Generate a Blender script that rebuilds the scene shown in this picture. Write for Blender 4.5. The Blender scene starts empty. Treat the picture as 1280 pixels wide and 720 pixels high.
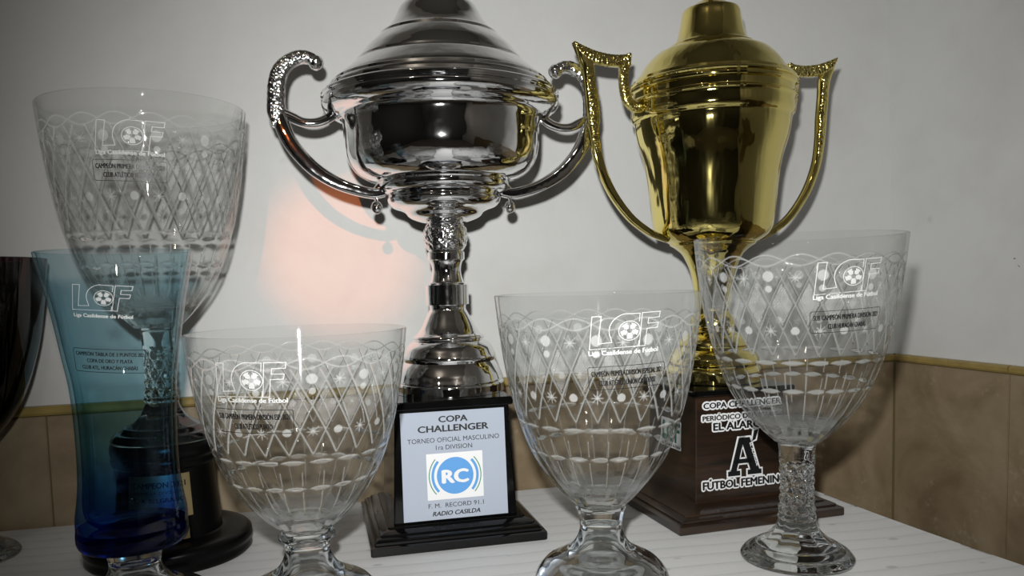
import bpy, bmesh, math, random
import numpy as np
from mathutils import Vector, Matrix
random.seed(7); rng = np.random.RandomState(3)
scn = bpy.context.scene
COL = scn.collection
TZ = 0.76                      # height of the table top
R = math.radians
# ------------------------------------------------------------------ camera
cd = bpy.data.cameras.new('camera'); cam = bpy.data.objects.new('camera', cd); COL.objects.link(cam)
cd.sensor_width = 36.0; cd.lens = 28.125; cd.shift_y = 67/1280; cd.clip_start = 0.02
_p, _r = R(-4.5), R(1.5)
_fw = Vector((0, math.cos(_p), math.sin(_p))); _r0 = Vector((1, 0, 0)); _u0 = _r0.cross(_fw)
_rt = _r0*math.cos(_r) - _u0*math.sin(_r); _up = _u0*math.cos(_r) + _r0*math.sin(_r)
M = Matrix((_rt, _up, -_fw)).transposed().to_4x4(); M.translation = (0, 0, TZ+0.30)
cam.matrix_world = M; scn.camera = cam
# ------------------------------------------------------------------ world, lights, exposure
w = bpy.data.worlds.new('world'); scn.world = w; w.use_nodes = True
w.node_tree.nodes['Background'].inputs[0].default_value = (0.5, 0.55, 0.6, 1)
w.node_tree.nodes['Background'].inputs[1].default_value = 0.05
def aim(o, loc, tgt):
    o.location = loc
    o.rotation_euler = (Vector(tgt)-Vector(loc)).to_track_quat('-Z', 'Y').to_euler()
def spot(name, loc, tgt, power, size, blend, radius, color):
    l = bpy.data.lights.new(name, 'SPOT'); l.energy = power; l.spot_size = R(size); l.spot_blend = blend
    l.shadow_soft_size = radius; l.color = color
    o = bpy.data.objects.new(name, l); COL.objects.link(o); aim(o, loc, tgt); return o
def area(name, loc, tgt, power, sx, sy, color):
    l = bpy.data.lights.new(name, 'AREA'); l.shape = 'RECTANGLE'; l.size = sx; l.size_y = sy; l.energy = power; l.color = color
    o = bpy.data.objects.new(name, l); COL.objects.link(o); aim(o, loc, tgt); return o
FLASH = spot('camera_flash', (-0.02, 0.0, TZ+0.382), (0.13, 1.1, TZ+0.30), 47, 92, 1.0, 0.012, (1.0, 0.995, 0.975))
FLASH.data.cycles.is_caustics_light = True
spot('warm_lamp', (0.02, -1.04, TZ+0.85), (-0.234, 1.12, TZ+0.338), 84, 6.8, 0.8, 0.010, (1.0, 0.24, 0.055))
def bulb(name, loc, power, radius, color):
    l = bpy.data.lights.new(name, 'POINT'); l.energy = power; l.shadow_soft_size = radius; l.color = color
    o = bpy.data.objects.new(name, l); COL.objects.link(o); o.location = loc
bulb('ceiling_bulb', (-0.85, -0.9, TZ+1.62), 5, 0.05, (1.0, 0.88, 0.74))
bulb('ceiling_bulb', (0.75, -1.5, TZ+1.62), 6, 0.05, (1.0, 0.90, 0.80))
scn.view_settings.view_transform = 'Standard'; scn.view_settings.look = 'None'
scn.view_settings.gamma = 1.0; scn.view_settings.use_curve_mapping = False
scn.view_settings.exposure = 0.0
c = scn.cycles
c.max_bounces = 24; c.transmission_bounces = 20; c.glossy_bounces = 8; c.transparent_max_bounces = 48; c.diffuse_bounces = 3
c.caustics_reflective = False; c.caustics_refractive = True; c.sample_clamp_indirect = 2.0
c.use_denoising = True; c.blur_glossy = 0.5
# ------------------------------------------------------------------ materials
def newmat(name):
    m = bpy.data.materials.new(name); m.use_nodes = True
    nt = m.node_tree; nt.nodes.clear()
    out = nt.nodes.new('ShaderNodeOutputMaterial')
    return m, nt, out
def N(nt, t, **kw):
    n = nt.nodes.new(t)
    for k, v in kw.items():
        if k.startswith('i_'):
            key = k[2:].replace('_', ' ')
            (n.inputs[key] if key in n.inputs else n.inputs[int(key)]).default_value = v
        else: setattr(n, k, v)
    return n
def L(nt, a, b): nt.links.new(a, b)
def ramp(nt, fac, stops):
    r = nt.nodes.new('ShaderNodeValToRGB'); L(nt, fac, r.inputs[0])
    e = r.color_ramp.elements
    while len(e) < len(stops): e.new(0.5)
    for k, (p, col) in enumerate(stops):
        e[k].position = p; e[k].color = (*col, 1) if len(col) == 3 else col
    return r.outputs[0]
def objco(nt, scale=(1, 1, 1), rot=(0, 0, 0)):
    t = N(nt, 'ShaderNodeTexCoord'); m = N(nt, 'ShaderNodeMapping'); m.inputs['Scale'].default_value = scale
    m.inputs['Rotation'].default_value = rot
    L(nt, t.outputs['Object'], m.inputs[0]); return m.outputs[0]
def mathn(nt, op, a, b=None):
    n = N(nt, 'ShaderNodeMath', operation=op)
    for i, v in enumerate((a, b)):
        if v is None: continue
        if isinstance(v, (int, float)): n.inputs[i].default_value = v
        else: L(nt, v, n.inputs[i])
    return n.outputs[0]
def principled(name, color, rough=0.5, metal=0.0, bump=None, colnoise=None, coat=0.0, spec=0.5, scale=(1,1,1)):
    """bump=(noise scale, strength, distance); colnoise=(scale, color2, lo, hi)"""
    m, nt, out = newmat(name)
    b = N(nt, 'ShaderNodeBsdfPrincipled'); L(nt, b.outputs[0], out.inputs[0])
    b.inputs['Base Color'].default_value = (*color, 1); b.inputs['Roughness'].default_value = rough
    b.inputs['Metallic'].default_value = metal; b.inputs['Coat Weight'].default_value = coat
    b.inputs['Specular IOR Level'].default_value = spec
    co = objco(nt, scale)
    if colnoise:
        n = N(nt, 'ShaderNodeTexNoise', i_Scale=colnoise[0], i_Detail=6.0); L(nt, co, n.inputs['Vector'])
        L(nt, ramp(nt, n.outputs[0], [(colnoise[2], color), (colnoise[3], colnoise[1])]), b.inputs['Base Color'])
    if bump:
        n = N(nt, 'ShaderNodeTexNoise', i_Scale=bump[0], i_Detail=3.0); L(nt, co, n.inputs['Vector'])
        k = N(nt, 'ShaderNodeBump', i_Strength=bump[1], i_Distance=bump[2]); L(nt, n.outputs[0], k.inputs['Height'])
        L(nt, k.outputs[0], b.inputs['Normal'])
    return m
def chased(name, color, kind):
    m, nt, out = newmat(name)
    b = N(nt, 'ShaderNodeBsdfPrincipled'); L(nt, b.outputs[0], out.inputs[0])
    b.inputs['Base Color'].default_value = (*color, 1); b.inputs['Roughness'].default_value = 0.12; b.inputs['Metallic'].default_value = 1
    v = N(nt, 'ShaderNodeTexVoronoi', i_Scale=330.0 if kind == 's' else 380.0, feature='SMOOTH_F1')
    L(nt, objco(nt), v.inputs['Vector'])
    k = N(nt, 'ShaderNodeBump', i_Strength=0.8, i_Distance=0.0014); L(nt, v.outputs[0], k.inputs['Height']); L(nt, k.outputs[0], b.inputs['Normal'])
    return m
SILVER = principled('polished silver metal', (0.90, 0.90, 0.91), 0.045, 1.0, (18, 0.35, 0.005))
SILVER_CHASED = chased('embossed silver metal', (0.88, 0.88, 0.89), 's')
GOLDC = (0.88, 0.75, 0.26)
GOLD = principled('polished gold metal', GOLDC, 0.06, 1.0, (26, 0.45, 0.006), scale=(1, 1, 0.16))
GOLD_CHASED = chased('embossed gold metal', GOLDC, 'g')
BLACK = principled('black lacquered wood', (0.003, 0.003, 0.003), 0.10, 0, None, None, 0.0, 0.32)
BLACK_SATIN = principled('black satin wood', (0.003, 0.003, 0.003), 0.3, spec=0.13)
BRASS = principled('brushed brass sheet', (0.62, 0.50, 0.26), 0.32, 1.0)
PLAQUE = principled('pale printed plaque', (0.36, 0.405, 0.48), 0.25)
INK = principled('black print', (0.005, 0.005, 0.006), 0.4)
WHITE_INK = principled('white sticker', (0.70, 0.71, 0.72), 0.4)
BLUE_INK = principled('blue print', (0.09, 0.29, 0.62), 0.4)
GREEN_INK = principled('green print', (0.02, 0.22, 0.10), 0.4)
TEAL_INK = principled('dark green sticker print', (0.015, 0.12, 0.09), 0.4)
CAP = principled('ochre glazed tile cap', (0.34, 0.25, 0.075), 0.3, 0, (90, 0.2, 0.001), (25, (0.22, 0.16, 0.06), 0.4, 0.75))
GROUT = principled('ochre grout', (0.16, 0.12, 0.05), 0.9)
RUST = principled('rusty iron', (0.03, 0.025, 0.02), 0.7)
WOODT = principled('plain table wood', (0.25, 0.15, 0.08), 0.5)
def wood_mat():
    m, nt, out = newmat('dark varnished wood')
    b = N(nt, 'ShaderNodeBsdfPrincipled'); L(nt, b.outputs[0], out.inputs[0])
    co = objco(nt, (3.5, 3.5, 42))
    n = N(nt, 'ShaderNodeTexNoise', i_Scale=2.6, i_Detail=8.0, i_Roughness=0.65, i_Distortion=0.6); L(nt, co, n.inputs['Vector'])
    L(nt, ramp(nt, n.outputs[0], [(0.32, (0.006, 0.004, 0.003)), (0.52, (0.022, 0.012, 0.007)), (0.7, (0.042, 0.022, 0.012))]), b.inputs['Base Color'])
    b.inputs['Roughness'].default_value = 0.28; b.inputs['Coat Weight'].default_value = 0.3; b.inputs['Coat Roughness'].default_value = 0.1
    return m
WOOD = wood_mat()
def plaster_mat():
    m, nt, out = newmat('white painted plaster')
    b = N(nt, 'ShaderNodeBsdfPrincipled'); L(nt, b.outputs[0], out.inputs[0]); b.inputs['Roughness'].default_value = 0.55
    b.inputs['Specular IOR Level'].default_value = 0.35
    co = objco(nt)
    n = N(nt, 'ShaderNodeTexNoise', i_Scale=3.2, i_Detail=9.0, i_Roughness=0.6); L(nt, co, n.inputs['Vector'])
    base = ramp(nt, n.outputs[0], [(0.3, (0.56, 0.56, 0.54)), (0.52, (0.64, 0.645, 0.63)), (0.75, (0.66, 0.665, 0.655))])
    s = N(nt, 'ShaderNodeTexVoronoi', i_Scale=9.0); L(nt, co, s.inputs['Vector'])
    spots = ramp(nt, s.outputs['Distance'], [(0.0, (0.30, 0.30, 0.30)), (0.03, (0.30, 0.30, 0.30)), (0.07, (1, 1, 1))])
    n3 = N(nt, 'ShaderNodeTexNoise', i_Scale=2.0, i_Detail=2.0); L(nt, co, n3.inputs['Vector'])
    gate = ramp(nt, n3.outputs[0], [(0.56, (0, 0, 0)), (0.6, (1, 1, 1))])
    mx = N(nt, 'ShaderNodeMix', data_type='RGBA', blend_type='MULTIPLY'); L(nt, gate, mx.inputs[0]); L(nt, base, mx.inputs[6]); L(nt, spots, mx.inputs[7])
    L(nt, mx.outputs[2], b.inputs['Base Color'])
    n2 = N(nt, 'ShaderNodeTexNoise', i_Scale=30.0, i_Detail=8.0); L(nt, co, n2.inputs['Vector'])
    k = N(nt, 'ShaderNodeBump', i_Strength=0.25, i_Distance=0.004); L(nt, n2.outputs[0], k.inputs['Height']); L(nt, k.outputs[0], b.inputs['Normal'])
    return m
PLASTER = plaster_mat()
def tile_mat():
    m, nt, out = newmat('beige stone tile')
    b = N(nt, 'ShaderNodeBsdfPrincipled'); L(nt, b.outputs[0], out.inputs[0]); b.inputs['Roughness'].default_value = 0.38
    co = objco(nt)
    n = N(nt, 'ShaderNodeTexNoise', i_Scale=7.0, i_Detail=10.0, i_Roughness=0.62, i_Distortion=0.4); L(nt, co, n.inputs['Vector'])
    base = ramp(nt, n.outputs[0], [(0.30, (0.16, 0.115, 0.065)), (0.5, (0.26, 0.198, 0.122)), (0.68, (0.34, 0.27, 0.18))])
    n2 = N(nt, 'ShaderNodeTexNoise', i_Scale=120.0, i_Detail=4.0); L(nt, co, n2.inputs['Vector'])
    n3 = N(nt, 'ShaderNodeTexNoise', i_Scale=9.0, i_Detail=2.0); L(nt, co, n3.inputs['Vector'])
    sp = N(nt, 'ShaderNodeMath', operation='MULTIPLY'); L(nt, n2.outputs[0], sp.inputs[0]); L(nt, n3.outputs[0], sp.inputs[1])
    g = ramp(nt, sp.outputs[0], [(0.33, (0, 0, 0)), (0.42, (0.22, 0.22, 0.22))])
    mx = N(nt, 'ShaderNodeMix', data_type='RGBA'); L(nt, g, mx.inputs[0]); L(nt, base, mx.inputs[6]); mx.inputs[7].default_value = (0.5, 0.44, 0.34, 1)
    L(nt, mx.outputs[2], b.inputs['Base Color'])
    k = N(nt, 'ShaderNodeBump', i_Strength=0.2, i_Distance=0.002); L(nt, n.outputs[0], k.inputs['Height']); L(nt, k.outputs[0], b.inputs['Normal'])
    return m
TILE = tile_mat()
def cloth_mat():
    m, nt, out = newmat('white jacquard cloth')
    b = N(nt, 'ShaderNodeBsdfPrincipled'); L(nt, b.outputs[0], out.inputs[0]); b.inputs['Roughness'].default_value = 0.55
    b.inputs['Sheen Weight'].default_value = 0.2
    co = objco(nt)
    # woven bands that run along the table
    wv = N(nt, 'ShaderNodeTexWave', wave_type='BANDS', bands_direction='Y', wave_profile='SIN'); L(nt, co, wv.inputs['Vector'])
    wv.inputs['Scale'].default_value = 11.0; wv.inputs['Distortion'].default_value = 1.2; wv.inputs['Detail'].default_value = 1.0; wv.inputs['Detail Scale'].default_value = 1.0
    bands = ramp(nt, wv.outputs[0], [(0.0, (0.50, 0.51, 0.51)), (0.06, (0.585, 0.59, 0.588)), (1.0, (0.61, 0.612, 0.608))])
    v = N(nt, 'ShaderNodeTexVoronoi', i_Scale=26.0, i_Randomness=0.75)
    mp = N(nt, 'ShaderNodeMapping'); mp.inputs['Scale'].default_value = (0.75, 1.3, 1); L(nt, co, mp.inputs[0]); L(nt, mp.outputs[0], v.inputs['Vector'])
    spots = ramp(nt, v.outputs['Distance'], [(0.0, (0.62, 0.63, 0.64)), (0.10, (0.72, 0.73, 0.74)), (0.15, (1, 1, 1))])
    mx = N(nt, 'ShaderNodeMix', data_type='RGBA', blend_type='MULTIPLY'); mx.inputs[0].default_value = 1.0
    L(nt, bands, mx.inputs[6]); L(nt, spots, mx.inputs[7]); L(nt, mx.outputs[2], b.inputs['Base Color'])
    n2 = N(nt, 'ShaderNodeTexNoise', i_Scale=12.0, i_Detail=5.0, i_Distortion=1.0); mp2 = N(nt, 'ShaderNodeMapping'); mp2.inputs['Scale'].default_value = (1, 4, 1)
    L(nt, co, mp2.inputs[0]); L(nt, mp2.outputs[0], n2.inputs['Vector'])
    ad = N(nt, 'ShaderNodeMath', operation='ADD'); L(nt, mathn(nt, 'POWER', wv.outputs[0], 0.25), ad.inputs[0]); L(nt, n2.outputs[0], ad.inputs[1])
    k = N(nt, 'ShaderNodeBump', i_Strength=0.30, i_Distance=0.0012); L(nt, ad.outputs[0], k.inputs['Height']); L(nt, k.outputs[0], b.inputs['Normal'])
    return m
CLOTH = cloth_mat()
# glass: the thin blown walls pass light straight through, the cut and thick places refract
def facing(nt):
    g = N(nt, 'ShaderNodeNewGeometry'); d = N(nt, 'ShaderNodeVectorMath', operation='DOT_PRODUCT')
    L(nt, g.outputs['Normal'], d.inputs[0]); L(nt, g.outputs['Incoming'], d.inputs[1])
    a = N(nt, 'ShaderNodeMath', operation='ABSOLUTE'); L(nt, d.outputs['Value'], a.inputs[0]); return a.outputs[0]
def thin_shader(nt, tint, edge=0.0):
    """tint: colour tuple or socket"""
    c_ = facing(nt)
    inv = mathn(nt, 'SUBTRACT', 1.0, c_)
    fr = mathn(nt, 'ADD', mathn(nt, 'MULTIPLY', mathn(nt, 'POWER', inv, 5.0), 0.85), 0.032)
    tr = N(nt, 'ShaderNodeBsdfTransparent')
    if isinstance(tint, tuple): t_ = N(nt, 'ShaderNodeRGB'); t_.outputs[0].default_value = (*tint, 1); t_ = t_.outputs[0]
    else: t_ = tint
    if edge:
        # longer way through the wall towards the outline
        e = mathn(nt, 'DIVIDE', 1.0, mathn(nt, 'ADD', mathn(nt, 'MULTIPLY', c_, 1-edge), edge))
        sp = N(nt, 'ShaderNodeSeparateColor'); L(nt, t_, sp.inputs[0]); cb = N(nt, 'ShaderNodeCombineColor')
        for i in range(3): L(nt, mathn(nt, 'POWER', sp.outputs[i], e), cb.inputs[i])
        t_ = cb.outputs[0]
    L(nt, t_, tr.inputs[0])
    gl = N(nt, 'ShaderNodeBsdfGlossy', i_Roughness=0.02)
    mx = N(nt, 'ShaderNodeMixShader'); L(nt, fr, mx.inputs[0]); L(nt, tr.outputs[0], mx.inputs[1]); L(nt, gl.outputs[0], mx.inputs[2])
    return mx.outputs[0]
def mixs(nt, f, a, b):
    m = N(nt, 'ShaderNodeMixShader')
    if isinstance(f, (int, float)): m.inputs[0].default_value = f
    else: L(nt, f, m.inputs[0])
    L(nt, a, m.inputs[1]); L(nt, b, m.inputs[2]); return m.outputs[0]
def attr(nt, name): return N(nt, 'ShaderNodeAttribute', attribute_name=name).outputs['Fac']
def bowl_glass(name, tint=(0.993, 0.996, 0.995)):
    m, nt, out = newmat(name)
    thin = thin_shader(nt, tint, 0.16)
    gl = N(nt, 'ShaderNodeBsdfGlass', i_Roughness=0.0, i_IOR=1.5); gl.inputs[0].default_value = (0.99, 0.995, 0.995, 1)
    s = mixs(nt, attr(nt, 'cut'), thin, gl.outputs[0])
    df = N(nt, 'ShaderNodeBsdfDiffuse'); df.inputs[0].default_value = (0.66, 0.67, 0.66, 1)
    s = mixs(nt, attr(nt, 'frost'), s, df.outputs[0])
    L(nt, s, out.inputs[0]); return m
CUTGLASS = bowl_glass('clear cut crystal')
def solid_glass(name, color, clear=0.3, rough=0.0):
    m, nt, out = newmat(name)
    gl = N(nt, 'ShaderNodeBsdfGlass', i_Roughness=rough, i_IOR=1.5); gl.inputs[0].default_value = (*color, 1)
    L(nt, mixs(nt, clear, gl.outputs[0], thin_shader(nt, color)), out.inputs[0]); return m
SOLIDGLASS = solid_glass('clear solid crystal', (0.98, 0.99, 0.99), 0.0)
def vase_mat():
    m, nt, out = newmat('blue tinted glass')
    t = N(nt, 'ShaderNodeTexCoord'); sp = N(nt, 'ShaderNodeSeparateXYZ'); L(nt, t.outputs['Object'], sp.inputs[0])
    h = mathn(nt, 'DIVIDE', sp.outputs[2], 0.27)     # the glass itself is dyed deeper towards its foot
    col = ramp(nt, h, [(0.0, (0.33, 0.48, 0.90)), (0.12, (0.56, 0.75, 0.95)), (0.32, (0.80, 0.92, 0.97)), (0.55, (0.87, 0.95, 0.97)), (1.0, (0.915, 0.96, 0.975))])
    thin = thin_shader(nt, col, 0.12)
    L(nt, thin, out.inputs[0]); return m
VASE = vase_mat()
VASE_BASE = solid_glass('deep blue solid glass', (0.05, 0.13, 0.55), 0.5)
def red_mat():
    m, nt, out = newmat('dark red glass'); L(nt, thin_shader(nt, (0.22, 0.045, 0.085), 0.35), out.inputs[0]); return m
REDG = red_mat()
def etched(name, col, op):
    m, nt, out = newmat(name); d = N(nt, 'ShaderNodeBsdfDiffuse'); d.inputs[0].default_value = (*col, 1)
    t = N(nt, 'ShaderNodeBsdfTransparent'); L(nt, mixs(nt, op, t.outputs[0], d.outputs[0]), out.inputs[0]); return m
ETCH = etched('white etching', (0.85, 0.86, 0.85), 0.55)
LABEL_INK = etched('black label print', (0.01, 0.01, 0.01), 0.9)
# ------------------------------------------------------------------ object helpers
def link(name, me, mat, parent=None, loc=None, rz=0.0, **props):
    o = bpy.data.objects.new(name, me); COL.objects.link(o)
    if mat is not None and not me.materials: me.materials.append(mat)
    if parent is not None: o.parent = parent
    if loc is not None: o.location = loc
    o.rotation_euler[2] = rz
    for k, v in props.items(): o[k] = v
    return o
def thing(name, label, cat, loc, rz=0.0, group=None):
    o = bpy.data.objects.new(name, None); COL.objects.link(o); o.location = loc; o.rotation_euler[2] = rz
    o.empty_display_size = 0.02
    o['label'] = label; o['category'] = cat
    if group: o['group'] = group
    return o
def mesh(verts, faces, smooth=True, sharp=None, name='mesh'):
    me = bpy.data.meshes.new(name); me.from_pydata([tuple(v) for v in verts], [], faces); me.update()
    bm = bmesh.new(); bm.from_mesh(me); bmesh.ops.recalc_face_normals(bm, faces=bm.faces); bm.to_mesh(me); bm.free()
    if smooth:
        me.polygons.foreach_set('use_smooth', [True]*len(me.polygons))
        if sharp: me.set_sharp_from_angle(angle=R(sharp))
    return me
def resample(pts, sub=4, corner=38):
    """Catmull-Rom through the profile, broken at sharp corners"""
    P = [Vector((a, b)) for a, b in pts]; n = len(P); T = []
    cor = [False]*n
    for i in range(1, n-1):
        a = P[i]-P[i-1]; b = P[i+1]-P[i]
        if a.length > 1e-9 and b.length > 1e-9 and a.angle(b) > R(corner): cor[i] = True
    out = [P[0]]
    for i in range(n-1):
        p1, p2 = P[i], P[i+1]
        p0 = P[i-1] if i > 0 and not cor[i] else p1-(p2-p1)
        p3 = P[i+2] if i+2 < n and not cor[i+1] else p2+(p2-p1)
        d = (p2-p1).length
        m1 = (p2-p0)/2; m2 = (p3-p1)/2
        if m1.length > d: m1 = m1*(d/m1.length)
        if m2.length > d: m2 = m2*(d/m2.length)
        for s in range(1, sub+1):
            t = s/sub; t2 = t*t; t3 = t2*t
            out.append(p1*(2*t3-3*t2+1)+m1*(t3-2*t2+t)+p2*(-2*t3+3*t2)+m2*(t3-t2))
    return [(max(0.0, v.x), v.y) for v in out]
def lathe(prof, seg=96, disp=None, sharp=50, closed=False):
    """prof: (r, z) list, disp(theta, r, z) -> radial offset"""
    V, F = [], []; rows = []
    for (r, z) in prof:
        if r < 1e-6: rows.append([len(V)]); V.append((0, 0, z))
        else:
            row = []
            for k in range(seg):
                th = 2*math.pi*k/seg; rr = r+(disp(th, r, z) if disp else 0)
                row.append(len(V)); V.append((rr*math.sin(th), -rr*math.cos(th), z))
            rows.append(row)
    prs = list(zip(rows, rows[1:]))
    if closed: prs.append((rows[-1], rows[0]))
    for a, b in prs:
        for k in range(seg):
            k2 = (k+1) % seg
            if len(a) == 1 and len(b) == 1: continue
            if len(a) == 1: F.append((a[0], b[k2], b[k]))
            elif len(b) == 1: F.append((a[k], a[k2], b[0]))
            else: F.append((a[k], a[k2], b[k2], b[k]))
    return mesh(V, F, True, sharp)
def square(prof, bevel=0.0015):
    """stack of square rings with small chamfered corners: (half width, z)"""
    V, F, rows = [], [], []
    for h, z in prof:
        b = min(bevel, h*0.3); row = []
        for x, y in ((-h+b, -h), (h-b, -h), (h, -h+b), (h, h-b), (h-b, h), (-h+b, h), (-h, h-b), (-h, -h+b)):
            row.append(len(V)); V.append((x, y, z))
        rows.append(row)
    for a, b in zip(rows, rows[1:]):
        for k in range(8): F.append((a[k], a[(k+1) % 8], b[(k+1) % 8], b[k]))
    F.append(tuple(rows[0])); F.append(tuple(rows[-1]))
    return mesh(V, F, True, 25)
def box(x0, x1, y0, y1, z0, z1, bev=0.0):
    bm = bmesh.new(); bmesh.ops.create_cube(bm, size=1)
    for v in bm.verts: v.co = Vector(((x0+x1)/2+v.co.x*(x1-x0), (y0+y1)/2+v.co.y*(y1-y0), (z0+z1)/2+v.co.z*(z1-z0)))
    if bev: bmesh.ops.bevel(bm, geom=bm.edges[:], offset=bev, segments=2, affect='EDGES')
    me = bpy.data.meshes.new('box'); bm.to_mesh(me); bm.free(); return me
def sweep(pts, depth, nsec=14, per=5, relief=None, power=3.2, side=1):
    """flat band in the x-z plane: pts (R, z, width); depth = thickness across; side flips x"""
    ctl = [Vector(p) for p in pts]; P = []
    for i in range(len(ctl)-1):
        p0 = ctl[max(0, i-1)]; p1 = ctl[i]; p2 = ctl[i+1]; p3 = ctl[min(len(ctl)-1, i+2)]
        for s in range(per):
            t = s/per
            P.append(0.5*((2*p1)+(-p0+p2)*t+(2*p0-5*p1+4*p2-p3)*t*t+(-p0+3*p1-3*p2+p3)*t**3))
    P.append(ctl[-1]); V, F = [], []; n = len(P); s_ = 0.0
    for i, p in enumerate(P):
        a = P[max(0, i-1)]; b = P[min(n-1, i+1)]; t = Vector((b.x-a.x, b.y-a.y)); t.normalize(); nn = Vector((-t.y, t.x))
        if i: s_ += (Vector((p.x, p.y))-Vector((P[i-1].x, P[i-1].y))).length
        for k in range(nsec):
            an = 2*math.pi*k/nsec; cx, sy = math.cos(an), math.sin(an)
            ex = math.copysign(abs(cx)**(2/power), cx); ey = math.copysign(abs(sy)**(2/power), sy)
            rl = 1.0+(relief(s_, an) if relief else 0)
            wv = ex*max(p.z, 0.001)/2*rl; dv = ey*depth/2*rl
            V.append((side*(p.x+nn.x*wv), dv, p.y+nn.y*wv))
    for i in range(n-1):
        for k in range(nsec): F.append((i*nsec+k, i*nsec+(k+1) % nsec, (i+1)*nsec+(k+1) % nsec, (i+1)*nsec+k))
    F.append(tuple(range(nsec))); F.append(tuple(range((n-1)*nsec, n*nsec)))
    return mesh(V, F, True, 60)
# ------------------------------------------------------------------ flat artwork (2D), mapped onto surfaces
_tc = {}
def text2d(body, height, width=None, bold=0.0, spacing=1.0, shear=0.0, grow=0.0):
    """bold: thickening as a share of the letter height; grow: outline width in metres all round"""
    key = (body, shear)
    if key not in _tc:
        cu = bpy.data.curves.new('t', 'FONT'); cu.body = body; cu.size = 1.0; cu.align_x = 'CENTER'
        cu.shear = shear; cu.resolution_u = 3; cu.fill_mode = 'FRONT'
        ob = bpy.data.objects.new('t', cu); COL.objects.link(ob)
        me = bpy.data.meshes.new_from_object(ob.evaluated_get(bpy.context.evaluated_depsgraph_get()))
        _tc[key] = ([(v.co.x, v.co.y) for v in me.vertices], [tuple(p.vertices) for p in me.polygons])
        bpy.data.objects.remove(ob); bpy.data.curves.remove(cu); bpy.data.meshes.remove(me)
    V, F = _tc[key]
    xs = [v[0] for v in V]; cx = (min(xs)+max(xs))/2; sy = height/0.73; sx = sy
    if width: sx = width/(max(xs)-min(xs))
    base = [((x-cx)*sx, y*sy) for x, y in V]
    if grow: sh = [(grow*math.cos(k*math.pi/6), grow*math.sin(k*math.pi/6)) for k in range(12)]+[(0, 0)]
    elif bold: e = bold*height; sh = [(-e, 0), (e, 0), (0, 0), (0, e*0.5), (0, -e*0.5)]
    else: sh = [(0, 0)]
    return join2(*[([(x+a, y+b, k*2e-5) for x, y in base], F) for k, (a, b) in enumerate(sh)])
def strokes(polys, wd, step=None):
    V, F = [], []
    for pl in polys:
        for (x0, y0), (x1, y1) in zip(pl, pl[1:]):
            d = math.hypot(x1-x0, y1-y0)
            if d < 1e-9: continue
            ux, uy = (x1-x0)/d, (y1-y0)/d; e = wd/2
            x0_, y0_, x1_, y1_ = x0-ux*e, y0-uy*e, x1+ux*e, y1+uy*e
            n = max(1, int((d+wd)/step)) if step else 1
            for k in range(n+1):
                t = k/n; x = x0_+(x1_-x0_)*t; y = y0_+(y1_-y0_)*t
                V += [(x-uy*e, y+ux*e), (x+uy*e, y-ux*e)]
            b = len(V)-2*(n+1)
            for k in range(n): F.append((b+2*k, b+2*k+1, b+2*k+3, b+2*k+2))
    return V, F
def join2(*parts):
    V, F = [], []
    for v, f in parts:
        b = len(V); V += v; F += [tuple(i+b for i in q) for q in f]
    return V, F
def move2(p, dx, dy, s=1.0, rot=0.0):
    c_, s_ = math.cos(rot)*s, math.sin(rot)*s
    return [(v[0]*c_-v[1]*s_+dx, v[0]*s_+v[1]*c_+dy)+tuple(v[2:]) for v in p[0]], p[1]
def ball2(cx, cy, r, n=26):
    """football: disc of small cells without the pentagon patches"""
    V, F = [], []; h = 2*r/n
    pent = [(0, 0, r*0.29)]+[(r*0.92*math.sin(2*math.pi*k/5), r*0.92*math.cos(2*math.pi*k/5), r*0.27) for k in range(5)]
    def seam(x, y): a = (math.atan2(x, y)/(2*math.pi/5)) % 1; a = min(a, 1-a)*2*math.pi/5; return abs(math.sin(a))*math.hypot(x, y) < r*0.045 and math.hypot(x, y) < r*0.7
    for i in range(n):
        for j in range(n):
            x = -r+(i+.5)*h; y = -r+(j+.5)*h
            if math.hypot(x, y) > r: continue
            if any(math.hypot(x-a, y-b) < q for a, b, q in pent) or seam(x, y): continue
            b = len(V); V += [(cx+x-h/2, cy+y-h/2), (cx+x+h/2, cy+y-h/2), (cx+x+h/2, cy+y+h/2), (cx+x-h/2, cy+y+h/2)]
            F.append((b, b+1, b+2, b+3))
    return V, F
def logo_polys(s):
    q = lambda L_: [((x-382)/500*s, (236-y)/500*s) for x, y in L_]
    arc = lambda cx, cy, r, a0, a1, n=16: [(cx+r*math.cos(R(a0+(a1-a0)*k/n)), cy-r*math.sin(R(a0+(a1-a0)*k/n))) for k in range(n+1)]
    C = [(484, 108), (440, 108)]+arc(405, 235, 132, 100, 200, 14)+[(288, 318), (196, 324), (226, 114), (166, 114), (136, 366), (470, 360)]+[(476, 318)]
    F_ = [(500, 106), (634, 106), (628, 148), (546, 150), (541, 190), (620, 190), (614, 228), (534, 230), (520, 360), (478, 360), (500, 106)]
    ring = arc(410, 236, 74, 0, 360, 28); ring2 = [(484, 108), (478, 168)]
    return [q(C), q(F_), q(ring), q(ring2)], ((410-382)/500*s, 0.0, 62/500*s)
def logo2d(s, wd):
    pl, (bx, by, br) = logo_polys(s)
    return join2(strokes(pl, wd), ball2(bx, by, br))
def revolve_map(rf, th0, z0, off, rotate=0.0):
    c_, s_ = math.cos(rotate), math.sin(rotate)
    def f(x, y):
        x, y = x*c_-y*s_, x*s_+y*c_
        z = z0+y; r = rf(z)+off; th = th0+x/rf(z0); return (r*math.sin(th), -r*math.cos(th), z)
    return f
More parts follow.
